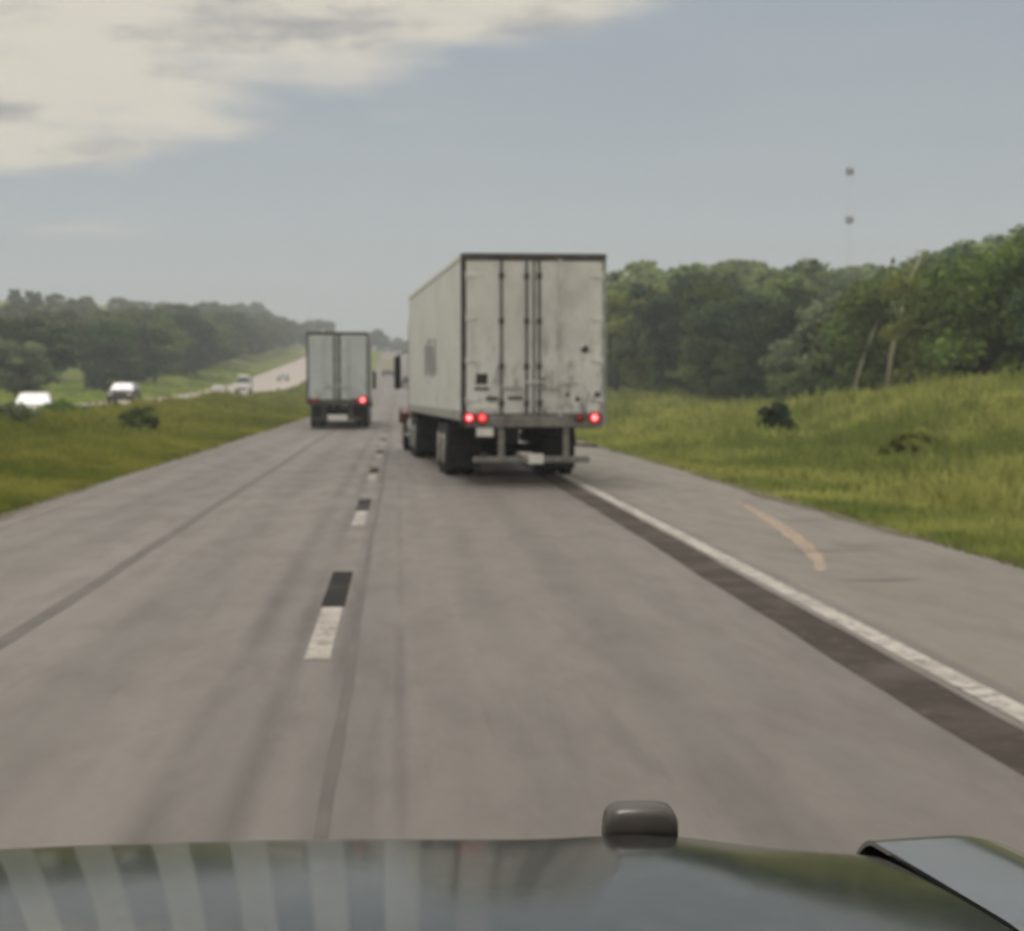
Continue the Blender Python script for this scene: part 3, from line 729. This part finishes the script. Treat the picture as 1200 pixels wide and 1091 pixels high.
def tractor(loc, yaw, label, paintm):
    """conventional sleeper tractor; origin on the ground at the middle of the drive axles"""
    E = empty('tractor_unit', loc, yaw); tag(E, label, 'truck', 'tractor units on the highway')
    for x in (-.42, .42):
        m_ = MB(); m_.box(x - .05, x + .05, -1.3, 6.1, .72, .98, .01); m_.build('frame_rail', 'chassis_black', E)
    m_ = MB(); m_.box(-.5, .5, -.5, .6, .985, 1.09, .03); m_.build('fifth_wheel', 'chassis_black', E)
    for yy in (-.66, .66):
        m_ = MB(); m_.tube([(-1.0, yy, .52), (1.0, yy, .52)], .09, 10); m_.build('axle', 'chassis_black', E)
        for s_ in (-1, 1): wheel(E, s_ * 1.24, yy, .52, s_, True)
    for s_ in (-1, 1):
        wheel(E, s_ * 1.2, 5.35, .52, s_, False)
        m_ = MB(); a, b_ = sorted((s_ * .6, s_ * 1.24)); m_.box(a, b_, -1.62, -1.60, .18, .95); m_.build('mud_flap', 'rubber', E)
        m_ = MB(); m_.tube([(s_ * .93, 1.45, .72), (s_ * .93, 3.1, .72)], .31, 18); m_.build('fuel_tank', 'galvanised', E, True)
        m_ = MB(); m_.tube([(s_ * 1.12, 1.30, 1.1), (s_ * 1.12, 1.30, 3.75), (s_ * 1.12, 1.18, 3.95)], .07, 10); m_.build('exhaust_stack', 'galvanised', E, True)
    # sleeper and cab, hood, fenders
    m_ = MB(); m_.prism([(1.45, 1.0), (3.2, 1.0), (3.2, 3.35), (2.7, 3.75), (1.55, 3.8), (1.45, 3.7)], -1.20, 1.20, .06); m_.build('sleeper', paintm, E)
    m_ = MB(); m_.prism([(3.205, .95), (4.62, .95), (4.62, 1.95), (4.30, 2.75), (4.05, 2.95), (3.205, 3.05)], -1.12, 1.12, .05); cab = m_.build('cab', paintm, E)
    m_ = MB(); m_.prism([(4.40, 2.02), (4.66, 1.99), (4.36, 2.74), (4.2, 2.74)], -1.02, 1.02, .02); m_.build('windscreen', 'dark_glass', cab)
    for s_ in (-1, 1):
        x = s_ * 1.12; m_ = MB(); m_.prism([(3.45, 2.0), (4.42, 2.0), (4.2, 2.62), (3.45, 2.62)], min(x - s_ * .04, x + s_ * .008), max(x - s_ * .04, x + s_ * .008)); m_.build('side_window', 'dark_glass', cab)
        m_ = MB(); m_.tube([(s_ * 1.1, 4.35, 2.75), (s_ * 1.42, 4.45, 2.62)], .02, 6); ar = m_.build('mirror_arm', 'black_plastic', cab); m_ = MB(); m_.tube([(s_ * 1.1, 4.45, 1.75), (s_ * 1.42, 4.45, 1.78)], .02, 6); m_.build('mirror_arm', 'black_plastic', cab)
        m_ = MB(); a, b_ = sorted((s_ * 1.33, s_ * 1.51)); m_.box(a, b_, 4.40, 4.52, 1.70, 2.60, .03); m_.build('mirror', 'black_plastic', ar)
        m_ = MB(); a, b_ = sorted((s_ * .95, s_ * 1.3)); m_.prism([(4.65, .75), (4.72, 1.05), (5.05, 1.2), (5.65, 1.2), (6.0, 1.02), (6.1, .75), (5.95, .75), (5.75, 1.02), (5.35, 1.1), (4.95, 1.02), (4.8, .75)], a, b_); m_.build('fender', paintm, E)
        m_ = MB(); a, b_ = sorted((s_ * .62, s_ * .95)); m_.box(a, b_, 6.05, 6.28, 1.05, 1.28, .04); m_.build('headlight', 'lens_clear', E)
        m_ = MB(); a, b_ = sorted((s_ * .78, s_ * 1.24)); m_.box(a, b_, 3.35, 4.3, .42, .50, .02); m_.build('step', 'galvanised', E)
    m_ = MB(); m_.prism([(4.63, .9), (6.2, .85), (6.25, 1.5), (5.9, 1.78), (4.63, 1.97)], -.93, .93, .06); m_.build('hood', paintm, E)
    m_ = MB(); m_.box(-.55, .55, 6.22, 6.30, .9, 1.55, .03); m_.build('grille', 'galvanised', E)
    m_ = MB(); m_.box(-1.2, 1.2, 6.12, 6.42, .4, .8, .06); m_.build('bumper', 'galvanised', E)
    return E

def rig(x, y, yaw, tl, pal, main, cl_, paintm):
    semi_trailer((x, y, 0), yaw, tl, pal, main)
    d = Vector((-math.sin(yaw), math.cos(yaw), 0)); p = Vector((x, y, 0)) + d * 15.0
    tractor(p, yaw, cl_, paintm)
rig(2.39, 35.2, R(3.0), 'large dirty white trailer with red tail lamps lit, riding over the right edge line', ('side_white', 'door_white_left', 'door_white_right'), True,
    'dark tractor with black mirror pulling the large near white trailer', 'maroon_paint')
rig(-2.60, 84.0, R(.3), 'pale grey green trailer further ahead in the left lane, one red lamp lit', ('side_grey', 'door_grey', 'door_grey'), False,
    'dark blue tractor ahead of the grey trailer in the left lane', 'blue_paint')

# ------------------------------------------------------------------ small traffic
def car(name, X, Y, z, rz, mat, label, kind, group, cat='car', top=None):
    E = empty(name, (X, Y, z), rz); tag(E, label, cat, group)
    if kind == 'suv':  L_, W_, H_, pr = 4.8, .95, 1.78, [(-2.3, .45), (-2.4, .75), (-2.3, 1.05), (-1.15, 1.15), (1.95, 1.12), (2.35, 1.0), (2.4, .5)]; roof = [(-1.25, 1.14), (-.45, 1.72), (1.5, 1.78), (2.15, 1.12)]
    elif kind == 'van': L_, W_, H_, pr = 5.6, 1.0, 2.4, [(-2.75, .45), (-2.8, .8), (-2.6, 1.15), (-1.9, 1.3), (2.7, 1.3), (2.78, .5)]; roof = [(-1.95, 1.29), (-1.15, 2.3), (-.8, 2.4), (2.65, 2.4), (2.74, 1.29)]
    else: L_, W_, H_, pr = 4.6, .9, 1.46, [(-2.2, .4), (-2.3, .65), (-2.2, .82), (-1.1, .95), (1.5, .98), (2.2, .95), (2.3, .45)]; roof = [(-1.2, .94), (-.3, 1.40), (.9, 1.43), (1.75, .97)]
    # the car's front is toward -Y
    MB().prism(pr, -W_, W_, .08).build('body', mat, E)
    cb = MB(); zl = min(q[1] for q in roof); zh = max(q[1] for q in roof); n_r = len(roof)
    hw = [W_ - .06 - .22 * (q[1] - zl) / (zh - zl) for q in roof]
    cb.v = [(-hw[i], *roof[i]) for i in range(n_r)] + [(hw[i], *roof[i]) for i in range(n_r)]
    cb.f = [(i, (i + 1) % n_r, n_r + (i + 1) % n_r, n_r + i) for i in range(n_r)] + [tuple(range(n_r)), tuple(range(n_r, 2 * n_r))[::-1]]
    rf = cb.build('cabin', top or mat, E); bv = rf.modifiers.new('round', 'BEVEL'); bv.width = .13; bv.segments = 3
    (ya, za), (yb, zb_) = roof[0], roof[1]
    g_ = MB(); n_ = .012
    t0, t1 = .08, .9
    P = lambda t: (ya + (yb - ya) * t - n_, za + (zb_ - za) * t + n_)
    a, b_ = P(t0), P(t1); x0 = W_ - .14
    g_.v = [(-x0, a[0], a[1]), (x0, a[0], a[1]), (x0 - .19, b_[0], b_[1]), (-x0 + .19, b_[0], b_[1])]; g_.v += [(q[0], q[1] + .02, q[2] - .03) for q in g_.v[:4]]
    g_.f = [(0, 1, 2, 3), (7, 6, 5, 4), (0, 4, 5, 1), (1, 5, 6, 2), (2, 6, 7, 3), (3, 7, 4, 0)]
    g_.build('windscreen', 'dark_glass', rf)
    for s_ in (-1, 1):
        x = s_ * (W_ - .095); m_ = MB(); ins = [(y_ * .86 + .05, z_ if i in (0, len(roof) - 1) else z_ - .1) for i, (y_, z_) in enumerate(roof)]
        ins = [(y_, z_ + (.06 if i in (0, len(ins) - 1) else 0)) for i, (y_, z_) in enumerate(ins)]
        lo = W_ - .045; zt_ = max(q[1] for q in ins); zb2 = min(q[1] for q in ins); sw = [lo - .22 * (q[1] - zl) / (zh - zl) for q in ins]; n_i = len(ins)
        m_.v = [(s_ * sw[i], *ins[i]) for i in range(n_i)] + [(s_ * (sw[i] - .04), *ins[i]) for i in range(n_i)]; m_.f = [(i, (i + 1) % n_i, n_i + (i + 1) % n_i, n_i + i) for i in range(n_i)] + [tuple(range(n_i)), tuple(range(n_i, 2 * n_i))[::-1]]; m_.build('side_window', 'dark_glass', rf)
        hz = .72 if kind == 'sedan' else .88
        m_ = MB(); a, b_ = sorted((s_ * (W_ - .1), s_ * (W_ - .42))); m_.box(a, b_, -L_ / 2 - .02, -L_ / 2 + .18, hz - .08, hz + .08, .03); m_.build('headlight', 'lens_clear', E)
        m_ = MB(); a, b_ = sorted((s_ * (W_ - .02), s_ * (W_ + .18))); yy = ya + .35; m_.box(a, b_, yy - .06, yy + .06, za + .02, za + .17, .03); m_.build('mirror', mat, E)
        for yy in (-L_ * .30, L_ * .29):
            r_ = .33 if kind == 'sedan' else .38
            m_ = MB(); m_.lathe(tyre_profile(.22, r_), (s_ * (W_ - .1), yy, r_), 18); wl = m_.build('wheel', 'rubber', E, True)
            m_ = MB(); m_.lathe([(s_ * .115, .02), (s_ * .12, r_ * .4), (s_ * .09, r_ * .56)], (s_ * (W_ - .1), yy, r_), 14); m_.build('rim', 'steel_rim', wl, True)
    m_ = MB(); m_.box(-.5, .5, -L_ / 2 - .04, -L_ / 2 + .1, .5, .68, .02); m_.build('grille', 'black_plastic', E)
    return E
OG = 'oncoming traffic on the opposite carriageway'
oz = lambda y: float(prof(y) + oppz(y)) + .006
car('oncoming_car', -17.4, 96, oz(96), R(8), 'car_white', 'white oncoming car nearest the left frame edge', 'suv', OG)
car('oncoming_car', -20.0, 146, oz(146), 0, 'car_dark', 'dark oncoming car with a bright glare on its windscreen', 'suv', OG)
car('oncoming_car', -20.2, 224, oz(224), 0, 'car_tan', 'small tan oncoming car left of the white van', 'sedan', OG)
car('oncoming_van', -20.3, 262, oz(262), 0, 'car_white', 'white oncoming van between the tan car and the grey trailer', 'van', OG, 'van')
car('oncoming_car', -20.4, 352, oz(352), 0, 'car_silver', 'distant silver oncoming car right beside the grey trailer', 'sedan', OG)
def box_truck(X, Y, z, label):
    E = empty('distant_truck', (X, Y, z)); tag(E, label, 'truck', 'traffic far ahead')
    bx = MB().box(-1.22, 1.22, 0, 6.2, .95, 3.7, .05).build('cargo_box', 'cream_paint', E)
    MB().box(-1.1, -.02, -.04, -.002, 1.05, 3.6, .01).build('door', 'cream_paint', bx); MB().box(.02, 1.1, -.04, -.002, 1.05, 3.6, .01).build('door', 'cream_paint', bx)
    MB().prism([(6.3, .6), (8.4, .6), (8.45, 1.3), (8.0, 1.55), (7.6, 2.45), (6.3, 2.5)], -1.0, 1.0, .05).build('cab', 'car_white', E)
    MB().box(-.4, .4, .1, 8.0, .6, .9, .02).build('chassis', 'chassis_black', E); MB().box(-1.15, 1.15, -.05, .1, .45, .6, .02).build('bumper', 'black_plastic', E)
    for s_ in (-1, 1):
        MB().box(min(s_ * .9, s_ * 1.1), max(s_ * .9, s_ * 1.1), -.06, 0, .7, .9, .01).build('tail_lamp', 'lens_red', E)
        for yy in (1.6, 7.4): MB().lathe(tyre_profile(.4 if yy < 3 else .25, .45), (s_ * .95, yy, .45), 18).build('wheel', 'rubber', E, True)
plain('cream_paint', (.66, .63, .48), .5, 0, .06, 2)
box_truck(-2.3, 405, float(prof(405)) + .006, 'distant cream box truck ahead in the gap between the two trailers')
car('distant_car', 1.3, 330, float(prof(330)) + .006, R(180), 'car_dark', 'distant dark car ahead in the gap between the two trailers', 'suv', 'traffic far ahead')

# ------------------------------------------------------------------ the camera's own car: hood, fenders, nose
C = empty('own_car', (0, 0, 0)); tag(C, 'dark glossy hood of the camera car along the bottom edge', 'car')
HX0, HX1 = -.80, .56                         # hood edges
xc = (HX0 + HX1) / 2
def hood_z(x, y):
    t = np.clip((y - 1.2) / (2.30 - 1.2), 0, 1.2)
    # slope grows from 2 to about 7 degrees toward the nose
    s0, s1 = math.tan(R(1.7)), math.tan(R(7.1))
    z = 1.256 - (s0 * t + (s1 - s0) * t ** 2 / 2) * 1.1
    z = z - .030 * (np.abs(x - xc) / .7) ** 2.2 + .008
    z = z + .010 * np.exp(-((x - .29) / .10) ** 2) * sstep(y, 1.7, 2.2)
    over = np.clip(y - 2.27, 0, 1); z = z - over * over * 3.2
    return z
def sheet(name, x0, x1, y0, y1, zf, mat, nxx, nyy, parent):
    xs = np.linspace(x0, x1, nxx); ys = np.linspace(y0, y1, nyy); X_, Y_ = np.meshgrid(xs, ys); Z_ = zf(X_, Y_)
    V = np.stack([X_, Y_, Z_], -1).reshape(-1, 3); I_ = np.arange(nxx * nyy).reshape(nyy, nxx)
    F_ = np.stack([I_[:-1, :-1], I_[:-1, 1:], I_[1:, 1:], I_[1:, :-1]], -1).reshape(-1, 4)
    me = bpy.data.meshes.new(name); me.from_pydata(V.tolist(), [], F_.tolist()); me.update()
    o = link(name, me, mat, parent, True); s_ = o.modifiers.new('thickness', 'SOLIDIFY'); s_.thickness = .006; s_.offset = -1; o.modifiers.new('edges', 'EDGE_SPLIT').split_angle = R(35); return o
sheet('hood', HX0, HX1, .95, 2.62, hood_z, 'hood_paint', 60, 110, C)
def fender_r(x, y):
    u = (x - .566)
    z = 1.222 - .030 * (y - 1.2) - .055 * np.clip(y - 1.8, 0, 1) - np.clip(y - 2.33, 0, 1) ** 2 * 3.4
    return z - np.clip(u - .10, 0, 1) ** 2 * 3.4 + .006 * np.sin(np.clip(u, 0, .3) / .3 * math.pi)
def fender_l(x, y): return fender_r(-x + (HX0 + HX1), y)
sheet('fender', .566, .92, .95, 2.66, fender_r, 'fender_paint', 40, 90, C)
sheet('fender', HX0 + HX1 - .92, HX0 - .006, .95, 2.66, fender_l, 'fender_paint', 40, 90, C)
mb = MB(); mb.box(-1.12, .88, .96, 2.45, .42, .90, .06); mb.build('front_body', 'fender_paint', C)
mb = MB(); mb.box(-1.12, .88, 2.42, 2.70, .45, .88, .08); mb.build('bumper', 'black_plastic', C)
mb = MB(); mb.box(-.78, .54, .97, 2.40, .91, 1.05); mb.build('engine_bay', 'black_plastic', C)
for s_ in (-1, 1):
    x = xc + s_ * .86
    m_ = MB(); m_.lathe(tyre_profile(.26, .40), (x, 1.75, .40), 24); wl = m_.build('wheel', 'rubber', C, True)
# a small dark rounded pod on the hood's front lip
zp = float(hood_z(np.array(.283), np.array(2.30)))
mb = MB(); P_ = []
for i, (dy, k) in enumerate(((-.030, .80), (-.024, .94), (-.008, 1.0), (.022, 1.0), (.040, .92), (.050, .70))):
    ring = []
    for q in range(13):
        a = math.pi * q / 12; c_, s_ = math.cos(a), math.sin(a)
        ring.append((.283 + .044 * k * math.copysign(abs(c_) ** .42, c_), 2.31 + dy, zp - .010 + .044 * k * abs(s_) ** .5))
    P_.append(ring)
o_ = 0; mb.v = [p for r_ in P_ for p in r_]; nr = 13
for i in range(len(P_) - 1):
    for q in range(nr - 1): mb.f.append((i * nr + q, i * nr + q + 1, (i + 1) * nr + q + 1, (i + 1) * nr + q))
    mb.f.append((i * nr + nr - 1, i * nr, (i + 1) * nr, (i + 1) * nr + nr - 1))
mb.f.append(tuple(range(nr))); mb.f.append(tuple((len(P_) - 1) * nr + q for q in range(nr)))
pod = mb.build('hood_pod', 'pod_plastic', C, True); pod['label'] = 'small dark rounded pod on the front lip of the hood'

# ------------------------------------------------------------------ haze
mb = MB(); zt = zb + H_ + 12
mb.box(-2700, 2700, -120, 4800, -40, zt)
hz = mb.build('haze', None); tag(hz, 'thin pale haze in the air over the highway', 'haze', kind='stuff')
hm = bpy.data.materials.new('haze_air'); hm.use_nodes = True; t_ = hm.node_tree; t_.nodes.clear()
o_ = t_.nodes.new('ShaderNodeOutputMaterial'); v_ = t_.nodes.new('ShaderNodeVolumePrincipled')
v_.inputs['Color'].default_value = (.87, .94, 1.0, 1); v_.inputs['Density'].default_value = .0007; v_.inputs['Anisotropy'].default_value = .2
t_.links.new(v_.outputs[0], o_.inputs['Volume']); hz.data.materials.append(hm)
